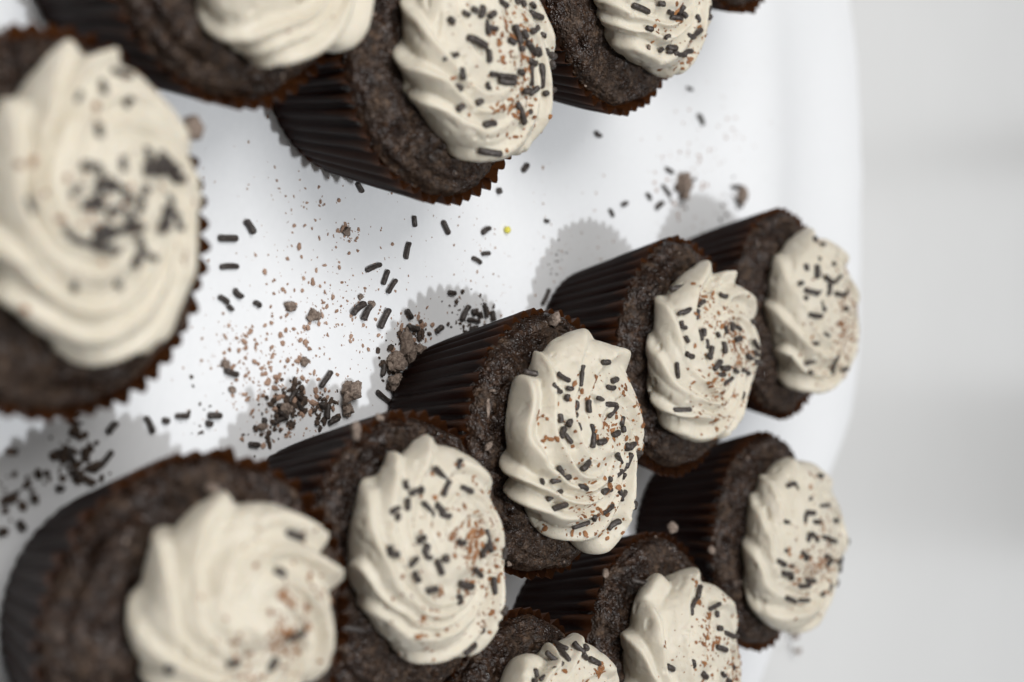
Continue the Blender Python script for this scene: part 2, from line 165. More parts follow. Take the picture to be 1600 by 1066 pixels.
def mesh_np(name, co, quads, smooth=True):
    me = bpy.data.meshes.new(name)
    n = len(quads)
    k = quads.shape[1]
    me.vertices.add(len(co))
    me.vertices.foreach_set('co', np.asarray(co, np.float32).ravel())
    me.loops.add(n * k)
    me.loops.foreach_set('vertex_index', np.asarray(quads, np.int32).ravel())
    me.polygons.add(n)
    me.polygons.foreach_set('loop_start', np.arange(0, n * k, k, dtype=np.int32))
    me.polygons.foreach_set('use_smooth', np.full(n, smooth))
    me.update(calc_edges=True)
    me.validate()
    return me

def obj(name, me, mat, parent=None, loc=None):
    if mat and not me.materials:
        me.materials.append(mat)
    o = bpy.data.objects.new(name, me)
    COL.objects.link(o)
    if parent:
        o.parent = parent
    if loc is not None:
        o.location = loc
    return o

def tag(o, label, cat, group=None, kind=None):
    if label: o['label'] = label
    if cat: o['category'] = cat
    if group: o['group'] = group
    if kind: o['kind'] = kind
    return o

# ------------------------------------------------------------------ materials
class NT:
    def __init__(self, name):
        self.m = bpy.data.materials.new(name)
        self.m.use_nodes = True
        self.t = self.m.node_tree
        self.b = self.t.nodes['Principled BSDF']
        self.out = self.t.nodes['Material Output']
        self.tc = self.t.nodes.new('ShaderNodeTexCoord')
    def n(self, typ, **kw):
        x = self.t.nodes.new(typ)
        for k, v in kw.items():
            if k in x.inputs: x.inputs[k].default_value = v
            else: setattr(x, k, v)
        return x
    def l(self, a, b): self.t.links.new(a, b)
    def noise(self, scale, detail=4, rough=0.55, coord='Object', dist=0.0):
        x = self.n('ShaderNodeTexNoise')
        x.inputs['Scale'].default_value = scale
        x.inputs['Detail'].default_value = detail
        x.inputs['Roughness'].default_value = rough
        x.inputs['Distortion'].default_value = dist
        self.l(self.tc.outputs[coord], x.inputs['Vector'])
        return x.outputs['Fac']
    def ramp(self, fac, stops):
        r = self.n('ShaderNodeValToRGB')
        e = r.color_ramp.elements
        while len(e) < len(stops): e.new(0.5)
        for el, (p, c) in zip(e, stops):
            el.position = p
            el.color = tuple(c) + (1,) if len(c) == 3 else c
        self.l(fac, r.inputs['Fac'])
        return r.outputs['Color']
    def bump(self, h, strength, dist, prev=None):
        b = self.n('ShaderNodeBump')
        b.inputs['Strength'].default_value = strength
        b.inputs['Distance'].default_value = dist
        self.l(h, b.inputs['Height'])
        if prev is not None: self.l(prev, b.inputs['Normal'])
        return b.outputs['Normal']
    def set(self, **kw):
        for k, v in kw.items():
            self.b.inputs[k.replace('_', ' ')].default_value = v

def mat_frosting():
    m = NT('buttercream')
    c = m.ramp(m.noise(160, 3), [(0.3, (0.625, 0.567, 0.46)), (0.7, (0.695, 0.637, 0.53))])
    sp = m.ramp(m.noise(1500, 2, 0.6), [(0.0, (1, 1, 1)), (0.70, (1, 1, 1)), (0.78, (0.78, 0.62, 0.45))])
    mx = m.n('ShaderNodeMix', data_type='RGBA', blend_type='MULTIPLY')
    mx.inputs['Factor'].default_value = 0.6
    m.l(c, mx.inputs[6]); m.l(sp, mx.inputs[7])
    m.l(mx.outputs[2], m.b.inputs['Base Color'])
    nb = m.bump(m.noise(700, 4, 0.6), 0.35, 0.0004)
    bub = m.ramp(m.noise(1900, 1, 0.5), [(0.0, (1, 1, 1)), (0.66, (1, 1, 1)), (0.74, (0, 0, 0))])
    nb = m.bump(bub, 0.5, 0.00025, nb)
    nb = m.bump(m.noise(3200, 3, 0.6), 0.25, 0.00015, nb)
    m.l(nb, m.b.inputs['Normal'])
    m.set(Roughness=0.44, Subsurface_Weight=0.35, Subsurface_Scale=0.0022)
    m.b.inputs['Subsurface Radius'].default_value = (1.0, 0.7, 0.45)
    m.b.inputs['Specular IOR Level'].default_value = 0.35
    return m.m

def mat_cake():
    m = NT('chocolate_cake')
    f = m.noise(520, 6, 0.7)
    wet = m.ramp(f, [(0.30, (0.006, 0.003, 0.002)), (0.52, (0.024, 0.0118, 0.0072)), (0.74, (0.10, 0.056, 0.035))])
    dry = m.ramp(f, [(0.30, (0.012, 0.0068, 0.004)), (0.52, (0.047, 0.0265, 0.0155)), (0.74, (0.16, 0.10, 0.06))])
    patch = m.ramp(m.noise(95, 3, 0.6, dist=0.6), [(0.46, (0,) * 3), (0.64, (1,) * 3)])
    mx = m.n('ShaderNodeMix', data_type='RGBA')
    m.l(patch, mx.inputs[0]); m.l(wet, mx.inputs[6]); m.l(dry, mx.inputs[7])
    m.l(mx.outputs[2], m.b.inputs['Base Color'])
    nb = m.bump(m.noise(420, 3, 0.6), 1.0, 0.0013)
    v = m.n('ShaderNodeTexVoronoi', feature='SMOOTH_F1'); v.inputs['Scale'].default_value = 1900
    m.l(m.tc.outputs['Object'], v.inputs['Vector'])
    vm = m.n('ShaderNodeMath', operation='MULTIPLY')
    msk = m.ramp(m.noise(240, 2), [(0.35, (0.15,) * 3), (0.6, (1,) * 3)])
    m.l(v.outputs['Distance'], vm.inputs[0]); m.l(msk, vm.inputs[1])
    nb = m.bump(vm.outputs[0], 1.0, 0.0007, nb)
    m.l(nb, m.b.inputs['Normal'])
    ra = m.ramp(m.noise(1300, 2), [(0.35, (0.10,) * 3), (0.65, (0.38,) * 3)])
    rm = m.n('ShaderNodeMix', data_type='RGBA')
    rm.inputs[7].default_value = (0.62, 0.62, 0.62, 1)
    m.l(patch, rm.inputs[0]); m.l(ra, rm.inputs[6])
    m.l(rm.outputs[2], m.b.inputs['Roughness'])
    m.b.inputs['Specular IOR Level'].default_value = 0.42
    return m.m

def mat_liner():
    m = NT('brown_liner_paper')
    c = m.ramp(m.noise(120, 4), [(0.3, (0.005, 0.003, 0.0026)), (0.7, (0.010, 0.0058, 0.0048))])
    m.l(c, m.b.inputs['Base Color'])
    m.set(Roughness=0.46)
    m.b.inputs['Specular IOR Level'].default_value = 0.09
    m.l(m.bump(m.noise(900, 3), 0.2, 0.0003), m.b.inputs['Normal'])
    tr = m.n('ShaderNodeBsdfTranslucent')
    tr.inputs['Color'].default_value = (0.48, 0.165, 0.05, 1)
    mx = m.n('ShaderNodeMixShader')
    mx.inputs['Fac'].default_value = 0.23
    m.l(m.b.outputs['BSDF'], mx.inputs[1]); m.l(tr.outputs['BSDF'], mx.inputs[2])
    m.l(mx.outputs['Shader'], m.out.inputs['Surface'])
    return m.m

def mat_sprinkle():
    m = NT('chocolate_sprinkle')
    oi = m.n('ShaderNodeObjectInfo')
    f = m.noise(1400, 4, 0.7)
    c = m.ramp(f, [(0.32, (0.020, 0.0145, 0.012)), (0.56, (0.052, 0.040, 0.034)), (0.72, (0.19, 0.16, 0.14))])
    m.l(c, m.b.inputs['Base Color'])
    m.l(m.bump(f, 0.6, 0.0003), m.b.inputs['Normal'])
    m.set(Roughness=0.45)
    return m.m

def mat_simple(name, c0, c1, scale, rough, bump=0.5, bd=0.0004):
    m = NT(name)
    f = m.noise(scale, 5, 0.65)
    m.l(m.ramp(f, [(0.34, c0), (0.64, c1)]), m.b.inputs['Base Color'])
    m.l(m.bump(f, bump, bd), m.b.inputs['Normal'])
    m.set(Roughness=rough)
    return m.m

M_FROST = mat_frosting()
M_CAKE = mat_cake()
M_LINER = mat_liner()
M_SPR = mat_sprinkle()
M_CRUMB = mat_simple('pale_cocoa_crumb', (0.13, 0.09, 0.068), (0.42, 0.33, 0.27), 1300, 0.95, 1.0, 0.0008)
M_SPECK = mat_simple('cocoa_speck', (0.27, 0.155, 0.10), (0.45, 0.30, 0.22), 300, 0.85)
M_FLECK = mat_simple('chocolate_fleck', (0.16, 0.06, 0.02), (0.36, 0.155, 0.05), 300, 0.6)
M_BEAD = mat_simple('yellow_sugar_bead', (0.70, 0.62, 0.05), (0.80, 0.72, 0.10), 500, 0.35, 0.2)
M_PAPER = mat_simple('white_baking_paper', (0.825, 0.83, 0.84), (0.845, 0.85, 0.86), 500, 0.6, 0.15, 0.0002)
M_TABLE = mat_simple('white_laminate', (0.70, 0.695, 0.685), (0.72, 0.715, 0.705), 6, 0.19, 0.02)

# ------------------------------------------------------------------ setting
bx = np.array([(-1.4, -0.6, -0.03), (1.4, -0.6, -0.03), (1.4, 2.2, -0.03), (-1.4, 2.2, -0.03),
               (-1.4, -0.6, -0.003), (1.4, -0.6, -0.003), (1.4, 2.2, -0.003), (-1.4, 2.2, -0.003)])
bq = np.array([(0, 3, 2, 1), (4, 5, 6, 7), (0, 1, 5, 4), (1, 2, 6, 5), (2, 3, 7, 6), (3, 0, 4, 7)])
t = obj('table_top', mesh_np('table_top', bx, bq, False), M_TABLE)
t['kind'] = 'structure'

def paper_edge(x):
    xs = [-0.5, -0.14, -0.06, 0.0, 0.03, 0.055, 0.085, 0.11, 0.16, 0.5]
    ys = [0.575, 0.578, 0.579, 0.577, 0.570, 0.552, 0.527, 0.505, 0.468, 0.20]
    return np.interp(x, xs, ys) + 0.004 * vnoise(x * 28, 0 * x, 0 * x + 1.5, 77) + 0.0015 * vnoise(x * 90, 0 * x, 0 * x + 1.5, 78)

def paper_z(x, y):
    e = paper_edge(x)
    d = e - y                                    # metres from the far edge
    w = 1 - sstep(0.0, 0.06, x)                  # the lifted part is beyond the left-hand cupcakes
    hump = 0.0065 * np.exp(-((d - 0.078) / 0.024) ** 2) + 0.0065 * np.exp(-(np.clip(d, 0, None) / 0.026) ** 2)
    hump *= w * (0.35 + 0.65 * sstep(-0.15, -0.08, x)) * (0.75 + 0.25 * vnoise(x * 9, 0 * x, 0 * x + 3.3, 5))
    corner = 0.002 * np.exp(-(np.clip(d, 0, None) / 0.02) ** 2) * (1 - w)
    flat = sstep(0.0, 0.05, d)
    a_, b_ = x * 0.93 + y * 0.36, y * 0.93 - x * 0.36
    soft = 0.00034 * (vnoise(a_ * 34, b_ * 9, 0 * x, 1) - 1) + 0.00034 * (vnoise(a_ * 8, b_ * 30, 0 * x, 11) - 1) + 0.00010 * (vnoise(x * 70, y * 70, 0 * x, 2) - 1)
    return 0.0004 + soft + hump + corner

def pz(x, y):
    return float(paper_z(np.array([x * MM]), np.array([y * MM]))[0])

nx, ny = 260, 300
gx = np.linspace(-0.36, 0.36, nx)
X = np.repeat(gx[None, :], ny, 0)
V = np.linspace(0, 1, ny)[:, None]
Y = -0.1 + V * (paper_edge(X) + 0.1)
Z = paper_z(X, Y)
q = grid_faces(ny, nx, False)[:, ::-1]
p = obj('baking_paper', mesh_np('baking_paper', np.stack((X, Y, Z), -1).reshape(-1, 3), q), M_PAPER)
tag(p, 'sheet of white baking paper spread under all the cupcakes, far edge lifted', 'paper')

# ------------------------------------------------------------------ cupcakes
def frosting_mesh(R0, tips, seed):
    NS, NTH = 118, 360
    s = np.linspace(0.0, 1, NS)[:, None]
    th = np.linspace(-np.pi, np.pi, NTH, endpoint=False)[None, :]
    rs = np.random.default_rng(seed)
    # tip angles, gaps filled
    tl = sorted((math.radians(a), min(max(r, 0.86), 1.12)) for a, r in tips)
    full = []
    if not tl:
        tl = [(-2.0, 1.0)]
    for i, (a, r) in enumerate(tl):
        b = tl[(i + 1) % len(tl)][0]
        if i + 1 == len(tl): b += 2 * math.pi
        full.append((a, r, rs.uniform(0.8, 1.35)))
        gap = b - a
        n = int(gap / math.radians(66))
        for k in range(1, n + 1):
            full.append((a + gap * k / (n + 1) + rs.uniform(-.08, .08), rs.uniform(0.96, 1.02), rs.uniform(0.25, 0.8)))
    full = [((a + math.pi) % (2 * math.pi) - math.pi, r, w) for a, r, w in full]
    full.sort()
    m = len(full)
    ta = np.array([f[0] for f in full]); tr = np.array([f[1] for f in full]); tw = np.array([f[2] for f in full])
    xa = np.concatenate((ta - 2 * np.pi, ta, ta + 2 * np.pi))
    xi = np.concatenate((np.arange(m) - m, np.arange(m), np.arange(m) + m)).astype(float)
    # base profile
    top = 0.60
    phi = np.radians(90 - 165 * np.clip((s - top) / (1 - top), 0, 1))
    rho = np.where(s < top, 0.74 * s / top, 0.74 + 0.26 * np.cos(phi))
    zc, up_, dn = 10.0, rs.uniform(5.2, 6.9), 7.0
    crown = rs.uniform(0.8, 3.8) * np.clip(1 - (rho / 0.74) ** 2, 0, 1)
    zz = np.where(s < top, zc + up_, zc + np.where(np.sin(phi) > 0, up_, dn) * np.sin(phi)) + np.where(s < top, crown, 0)
    cx, cy = np.cos(th), np.sin(th)
    rr = rho * R0
    # normal in the (r,z) plane
    dr = np.gradient(rr[:, 0]); dz = np.gradient(zz[:, 0])
    ln = np.hypot(dr, dz)
    nr, nz = (-dz / ln)[:, None], (dr / ln)[:, None]
    X, Y = rr * cx, rr * cy
    low = vnoise(X / 11, Y / 11, zz / 11 + 0 * th, seed)
    low2 = vnoise(X / 5, Y / 5, zz / 5 + 0 * th, seed + 9)
    kap = rs.uniform(2.6, 4.3)
    ampk = rs.uniform(3.2, 4.5)
    nfine = rs.integers(2, 4)
    # on the side wall the strands lean
    wall = np.clip((s - 0.72) / 0.28, 0, 1)
    te = th - kap * np.clip(1 - rho, 0, 1) ** 1.25 * (s < 0.8) - 0.0 * wall + 0.16 * low + 0.05 * low2 + 0.35 * wall
    te = te + 0.22 * vnoise(X / 17, Y / 17, 0 * X + 2.2, seed + 41) * sstep(0.1, 0.6, rho)
    te = (te + np.pi) % (2 * np.pi) - np.pi
    ph = np.interp(te, xa, xi)
    u = ph - np.floor(ph)
    idx = np.mod(np.floor(ph).astype(int), m)
    nxt = (idx + 1) % m
    rise = 0.17
    a = sstep(0, rise, u)
    v = np.clip((u - rise * 0.8) / (1 - rise * 0.8), 0, 1)
    fall = (1 - v) ** 1.35
    prof = a * fall
    wgt = tw[idx]
    amp = (ampk * sstep(0.14, 0.55, rho) * (0.6 + 0.6 * sstep(0.35, 0.95, rho))) * (1 - 0.75 * sstep(0.85, 1.0, s))
    amp = amp * (0.85 + 0.3 * low) * (0.85 + 0.45 * vnoise(cx * 1.1, cy * 1.1, 0 * cx + 0.5, seed + 51))
    disp = amp * (prof * (0.5 + 0.5 * wgt) - 0.42)
    for _ in range(3):
        disp = 0.5 * disp + 0.25 * (np.roll(disp, 1, 1) + np.roll(disp, -1, 1))
        d2 = disp.copy()
        d2[1:-1] = 0.5 * disp[1:-1] + 0.25 * (disp[:-2] + disp[2:])
        disp = d2
    # fine striations left by the piping tip, ragged here and there
    fine = np.abs(np.sin(np.pi * ph * nfine + 0.8 * low2)) ** 0.7
    rag = sstep(-0.2, 0.5, vnoise(X / 4, Y / 4, zz / 4 + 0 * th, seed + 21))
    disp = disp - 0.42 * (1 - fine) * rag * sstep(0.38, 0.65, rho) * (1 - 0.5 * sstep(0.9, 1.0, s))
    disp = disp - 0.5 * sstep(0.55, 0.8, vnoise(X / 2.1, Y / 2.1, zz / 2.1 + 0 * th, seed + 31)) * (1 - a * 0.0)
    # outline
    rad_t = np.interp(th, xa, np.concatenate((tr, tr, tr)))
    scale = 1 + (rad_t - 1) * sstep(0.5, 1.0, rho)
    disp = disp + (0.35 + 0.5 * (1 - sstep(0.25, 0.6, rho))) * low2 + 0.30 * vnoise(X / 2.6, Y / 2.6, zz / 2.6 + 0 * th, seed + 14) * (1 - sstep(0.4, 0.75, rho)) + 0.10 * vnoise(X / 1.6, Y / 1.6, zz / 1.6 + 0 * th, seed + 4)
    R_ = rr * scale + nr * disp
    Zf = zz + nz * disp + 0.9 * low * sstep(0.1, 0.6, rho) * (s < 0.9)
    # small nub where the piping ended
    Zf = Zf + 1.1 * np.exp(-(rr / 2.6) ** 2) * (1 + 0 * th)
    R_ = np.clip(R_, 0, None)
    dxn = 0.8 * np.exp(-(rr / 6) ** 2)
    co = np.stack((R_ * cx + dxn, R_ * cy, Zf + 0 * cx), -1).reshape(-1, 3)
    return co * MM, grid_faces(NS, NTH)

def cake_mesh(seed, ang_off):
    NR, NTH = 100, 280
    t = np.linspace(0, 1, NR)[:, None] ** 0.85
    th = np.linspace(-np.pi, np.pi, NTH, endpoint=False)[None, :]
    rs = np.random.default_rng(seed + 100)
    Rc = 32.4
    cx, cy = np.cos(th), np.sin(th)
    # profile from centre to rim, then down inside the liner
    tt = [0, 0.35, 0.62, 0.76, 0.87, 0.95, 1.0]
    pr = np.interp(t, tt, [0, 14, 23, 27.9, 31.1, 32.4, 27.5])
    pz = np.interp(t, tt, [5.8, 5.4, 4.6, 3.4, 1.7, -1.2, -9.0])
    X, Y = pr * cx, pr * cy
    n1 = vnoise(X / 9, Y / 9, 0 * X + seed * .37, seed)
    n2 = vnoise(X / 3.4, Y / 3.4, pz / 3.4 + 0 * X, seed + 1)
    n3 = vnoise(X / 1.3, Y / 1.3, pz / 1.3 + 0 * X, seed + 2)
    n4 = vnoise(X / 0.6, Y / 0.6, pz / 0.6 + 0 * X, seed + 3)
    edge = sstep(0.95, 0.72, t) if False else 1 - sstep(0.90, 1.0, t)
    zz = pz + edge * (1.2 * n1 + 0.8 * n2 + 0.55 * n3 + 0.32 * n4)
    rr = pr * (1 + 0.02 * n1 + 0.012 * n2 * sstep(0.6, 0.9, t))
    for k in range(110):
        a = rs.uniform(-np.pi, np.pi); r = math.sqrt(rs.uniform(0.35, 1)) * 30.5
        d2 = (X - r * math.cos(a)) ** 2 + (Y - r * math.sin(a)) ** 2
        w = rs.uniform(0.35, 0.9) if k % 9 else rs.uniform(1.0, 2.2)
        zz = zz - rs.uniform(0.5, 1.4) * np.exp(-d2 / (w * w))
    # a crack or two in the crust
    for k in range(3):
        a = rs.uniform(-np.pi, np.pi)
        rline = 28.6 + 1.1 * n1
        dth = np.abs((th - a + np.pi) % (2 * np.pi) - np.pi)
        zz = zz - 1.3 * np.exp(-((rr - rline) / 0.55) ** 2) * (1 - sstep(0.25, 0.5, dth))
    co = np.stack((rr * cx - 0.7 * math.cos(ang_off), rr * cy - 0.7 * math.sin(ang_off), zz + 0 * cx), -1).reshape(-1, 3)
    return co * MM, grid_faces(NR, NTH)

def liner_mesh(seed):
    NP, SUB, NZ = 52, 6, 16
    n = NP * SUB
    th = np.linspace(0, 2 * np.pi, n, endpoint=False)[None, :]
    v = np.linspace(0, 1, NZ)[:, None]
    rs = np.random.default_rng(seed + 300)
    k = (np.arange(n) % SUB) / SUB
    tri = 1 - 2 * np.abs(2 * k - 1) ** 1.8
    pid = np.arange(n) // SUB
    am = rs.uniform(0.6, 1.3, NP)[pid]
    wob = 0.5 * vnoise(np.cos(th) * 2, np.sin(th) * 2, v * 1.5, seed) + 0.35 * vnoise(np.cos(th) * 7, np.sin(th) * 7, v * 3, seed + 8)
    jit = (rs.uniform(-.35, .35, NP)[pid] * (2 * np.pi / NP))[None, :] * v
    # a crisp fold: outward crest and inward valley
    rad = 25.2 + (33.5 - 25.2) * v ** 0.94 + wob * v
    rad = rad + tri[None, :] * am[None, :] * (0.25 + 0.95 * v)
    z = RIM_H * v + rs.uniform(-.35, .35, NP)[pid][None, :] * v ** 6 + 0.5 * vnoise(np.cos(th) * 1.6, np.sin(th) * 1.6, 0 * v + 4, seed + 2) * v ** 4
    ta = th + jit * 0.4
    co = np.stack((rad * np.cos(ta), rad * np.sin(ta), z + 0 * th), -1).reshape(-1, 3)
    q = grid_faces(NZ, n)[:, ::-1]
    # floor of the cup
    b0 = np.stack((np.cos(th[0]) * 12, np.sin(th[0]) * 12, 0 * th[0] + 0.12), -1)
    b1 = np.stack((np.cos(th[0]) * 0.1, np.sin(th[0]) * 0.1, 0 * th[0] + 0.12), -1)
    co = np.concatenate((b1, b0, co))
    q2 = grid_faces(3, n)[:, ::-1]
    q = np.concatenate((q2, q + 2 * n))
    return co * MM, q

LABEL = dict(
    A='large out of focus cupcake by the left edge, dense sprinkle heap on its frosting',
    Z='blurred cupcake with almost bare frosting at the top, between two other cupcakes',
    B='cupcake with fluted black liner side and thickly sprinkled frosting, top middle',
    I='cupcake behind the thickly sprinkled top one, one sprinkle hanging over its liner rim',
    J='cupcake at the top right of which only the liner rim shows',
    C='sharply focused cupcake in the middle, frosting with pointed crest and scattered sprinkles',
    E='cupcake just behind the sharply focused middle one, cocoa collected in its frosting swirl',
    F='farthest cupcake of the slanting row, beside the lifted paper edge',
    D='cupcake in front of the sharply focused one, pale chunk on its cake rim',
    G='big blurred cupcake at bottom left with few sprinkles and a tall frosting fold',
    H='far blurred cupcake at lower right, beside the diagonal edge of the paper',
    K='cupcake cut by the bottom edge with a long dark cocoa streak in its frosting',
    L='cupcake cut by the bottom edge, only the top of its frosting in view')
WHERE = dict(
    A='on the big left edge cupcake', B='on the cupcake at top middle', I='on the cupcake at top right',
    C='on the sharply focused cupcake', E='on the cupcake behind the focused one', F='on the farthest cupcake of the slanting row',
    D='on the cupcake before the focused one', G='on the big bottom left cupcake', H='on the far lower right cupcake',
    K='on the cocoa streaked bottom cupcake', L='on the cupcake showing only its frosting top', Z='on the bare top left cupcake', J='')

BVH = {}
ROOT = {}
for i, (k, c) in enumerate(CUP.items()):
    root = bpy.data.objects.new('cupcake', None)
    root.empty_display_size = 0.02
    COL.objects.link(root)
    root.location = (c['p'][0] * MM, c['p'][1] * MM, 0.0005)
    tag(root, LABEL[k], 'cupcake', 'chocolate cupcakes on the paper')
    ROOT[k] = root
    TM = Matrix.Translation(root.location)
    if k == 'G':
        root.rotation_euler = (math.radians(10), 0, 0)
        root.location.z = 0.0044
        root.location.y += RIM_H * math.sin(math.radians(10)) * MM
        TM = Matrix.Translation(root.location) @ Matrix.Rotation(math.radians(10), 4, 'X')
    TMn = np.array(TM)
    co, q = liner_mesh(i * 7 + 1)
    obj('liner', mesh_np('liner', co, q), M_LINER, root)
    co, q = cake_mesh(i * 13 + 5, math.radians(60 + rng.uniform(-40, 40)))
    obj('cake', mesh_np('cake', co, q), M_CAKE, root, (0, 0, RIM_H * MM))
    cc = (co + np.array([0, 0, RIM_H]) * MM) @ TMn[:3, :3].T + TMn[:3, 3]
    cb = BVHTree.FromPolygons(cc.tolist(), q.tolist())
    co, q = frosting_mesh(c['R'], c['tips'], i * 17 + 3)
    co = co + np.array([c['o'][0], c['o'][1], 0]) * MM
    obj('frosting', mesh_np('frosting', co, q), M_FROST, root, (0, 0, RIM_H * MM))
    fc = (co + np.array([0, 0, RIM_H]) * MM) @ TMn[:3, :3].T + TMn[:3, 3]
    BVH[k] = (BVHTree.FromPolygons(fc.tolist(), q.tolist()), cb)

def drop(k, x, y):
    """height of the frosting (or cake) of cupcake k at world x, y"""
    best = None
    for b in BVH[k]:
        h = b.ray_cast(Vector((x, y, 0.2)), Vector((0, 0, -1)), 0.2)
        if h[0] is not None and (best is None or h[0].z > best[0].z):
            best = (h[0], h[1])
    return best

# ------------------------------------------------------------------ sprinkles
def capsule(L, R, seed, bend):
    rs = np.random.default_rng(seed)
    ns = 8
    xs = [-L / 2, -L / 2 + 0.12 * R, -L / 2 + 0.5 * R, -L / 6, L / 6, L / 2 - 0.5 * R, L / 2 - 0.12 * R, L / 2]
    rr = [0.45 * R, 0.75 * R, R, R * rs.uniform(.94, 1.04), R * rs.uniform(.94, 1.04), R, 0.75 * R, 0.45 * R]
    co = []
    for x, r in zip(xs, rr):
        for j in range(ns):
            a = 2 * math.pi * j / ns
            f = r * rs.uniform(0.93, 1.07)
            co.append((x, f * math.cos(a) + bend * (x / L * 2) ** 2 * R, f * math.sin(a)))
    n = len(co)
    co += [(-L / 2 - 0.02 * R, bend * R, 0), (L / 2 + 0.02 * R, bend * R, 0)]
    fs = [tuple(f) for f in grid_faces(len(xs), ns)]
    for j in range(ns):
        fs.append((n, j, (j + 1) % ns))
        fs.append((n + 1, n - ns + (j + 1) % ns, n - ns + j))
    me = bpy.data.meshes.new('sprinkle')
    me.from_pydata([tuple(float(v) for v in c) for c in co], [], [tuple(int(v) for v in f) for f in fs])
    for pl in me.polygons: pl.use_smooth = True
    me.materials.append(M_SPR)
    return me

SPR_R = 0.76
LENS = [1.7, 2.4, 3.2, 4.2, 5.4]
VAR = {L: [capsule(L * MM, SPR_R * MM, int(L * 10) + v, (0, 0.45, -0.3)[v]) for v in range(3)] for L in LENS}
CAMP = Vector((0, 0, CAM_H))
items = []
for k, c in CUP.items():
    for (x1, y1, x2, y2) in c['sp']:
        a = drop(k, (c['p'][0] + x1) * MM, (c['p'][1] + y1) * MM)
        b = drop(k, (c['p'][0] + x2) * MM, (c['p'][1] + y2) * MM)
        if a is None and b is None:
            continue
        if a is None: a = (b[0] + Vector(((x1 - x2) * MM, (y1 - y2) * MM, 0)), b[1])
        if b is None: b = (a[0] + Vector(((x2 - x1) * MM, (y2 - y1) * MM, 0)), a[1])
        nrm = (a[1] + b[1])
        nrm = nrm.normalized() if nrm.length > 0.2 else Vector((0, 0, 1))
        if nrm.z < 0: nrm = Vector((0, 0, 1))
        items.append((k, a[0], b[0], nrm))
for (x1, y1, x2, y2) in TABLE_SP:
    items.append(('T', Vector((x1 * MM, y1 * MM, pz(x1, y1))), Vector((x2 * MM, y2 * MM, pz(x2, y2))), Vector((0, 0, 1))))

spr = []
for (k, a, b, nrm) in items:
    d = b - a
    L = d.length * 1000 + 0.55
    if L < 1.7:
        L = random.choice((1.7, 1.9, 2.3))
        if d.length < 1e-4:
            d = Vector((random.uniform(-1, 1), random.uniform(-1, 1), 0))
    L = min(L, 6.0)
    base = min(LENS, key=lambda q: abs(q - L))
    rad = SPR_R * random.uniform(0.78, 1.14)
    mid = (a + b) / 2 + nrm * (rad * (random.uniform(0.35, 0.95) if k != 'T' else 0.98)) * MM
    x = d.normalized()
    x = (x - nrm * x.dot(nrm) * 0.6).normalized()
    if k == 'T': x = Vector((d.x, d.y, random.uniform(-.02, .02) * d.length)).normalized()
    y = nrm.cross(x).normalized(); z = x.cross(y)
    roll = Matrix.Rotation(random.uniform(0, 6.28), 3, 'X')
    R3 = Matrix((x, y, z)).transposed() @ roll
    mw = Matrix.Translation(mid) @ R3.to_4x4() @ Matrix.Diagonal((L / base, rad / SPR_R, rad / SPR_R, 1))
    spr.append((L / (mid - CAMP).length, k, base, mw, mid))
spr.sort(key=lambda q: -q[0])
def to_img(p):
    v = p - CAMP
    d = v.dot(fw)
    return v.dot(rt) / d, -v.dot(up) / d            # image right, image down
def look(mw, base):
    a, c_ = to_img(mw @ Vector((-base / 2 * MM, 0, 0))), to_img(mw @ Vector((base / 2 * MM, 0, 0)))
    ang = math.degrees(math.atan2(abs(c_[1] - a[1]), abs(c_[0] - a[0])))
    L = math.hypot(c_[1] - a[1], c_[0] - a[0])
    size = 'stubby' if L < 0.0065 else 'short' if L < 0.0105 else 'long'
    return size + (' level' if ang < 25 else ' upright' if ang > 65 else ' slanting') + ' dark sprinkle'
def cell(k, p):
    c = CUP[k]
    q = to_img(Vector(((c['p'][0] + c['o'][0]) * MM, (c['p'][1] + c['o'][1]) * MM, (RIM_H + 14) * MM)))
    i = to_img(p)
    e = 0.0105
    v = 'upper' if i[1] - q[1] < -e * 2 else 'lower' if i[1] - q[1] > e * 2 else 'middle'
    h = 'left' if i[0] - q[0] < -e else 'right' if i[0] - q[0] > e else ''
    return (v + ' ' + h).strip() if h or v != 'middle' else 'centre of'
rest_co, rest_f = [], []
TB = []
for n, (s, k, base, mw, mid) in enumerate(spr):
    me = random.choice(VAR[base])
    if n < 300:
        o = bpy.data.objects.new('sprinkle', me)
        COL.objects.link(o)
        o.matrix_world = mw
        if k == 'T':
            TB.append(o)
            continue
        tag(o, look(mw, base) + ', ' + cell(k, mid) + ' frosting, ' + WHERE[k], 'sprinkle', 'sprinkles ' + WHERE[k])
    else:
        off = len(rest_co)
        rest_co += [tuple(mw @ v.co) for v in me.vertices]
        rest_f += [tuple(i + off for i in pl.vertices) for pl in me.polygons]
if rest_co:
    me = bpy.data.meshes.new('small_sprinkles')
    me.from_pydata(rest_co, [], rest_f)
    for pl in me.polygons: pl.use_smooth = True
    o = obj('small_sprinkles', me, M_SPR)
    tag(o, 'shortest dark sprinkle pieces strewn over the frostings and the paper', 'sprinkles', kind='stuff')
for o in TB:
    x, y = o.location.x * 1000, o.location.y * 1000
    if y > 340: w = 'on the blurred paper beyond the top middle cupcake'
    elif x > 8 and y < 268: w = 'in the crumbs between the two front cupcakes'
    elif x > 3: w = 'in the litter against the slanting row of liners'
    else: w = 'on the open paper between the two rows'
    near = 'nearer the lens' if y < 265 else 'farther off'
    base = max(v.co.x for v in o.data.vertices) * 2000
    tag(o, look(o.matrix_world, base) + ', ' + near + ', ' + w, 'sprinkle', 'sprinkles ' + w)

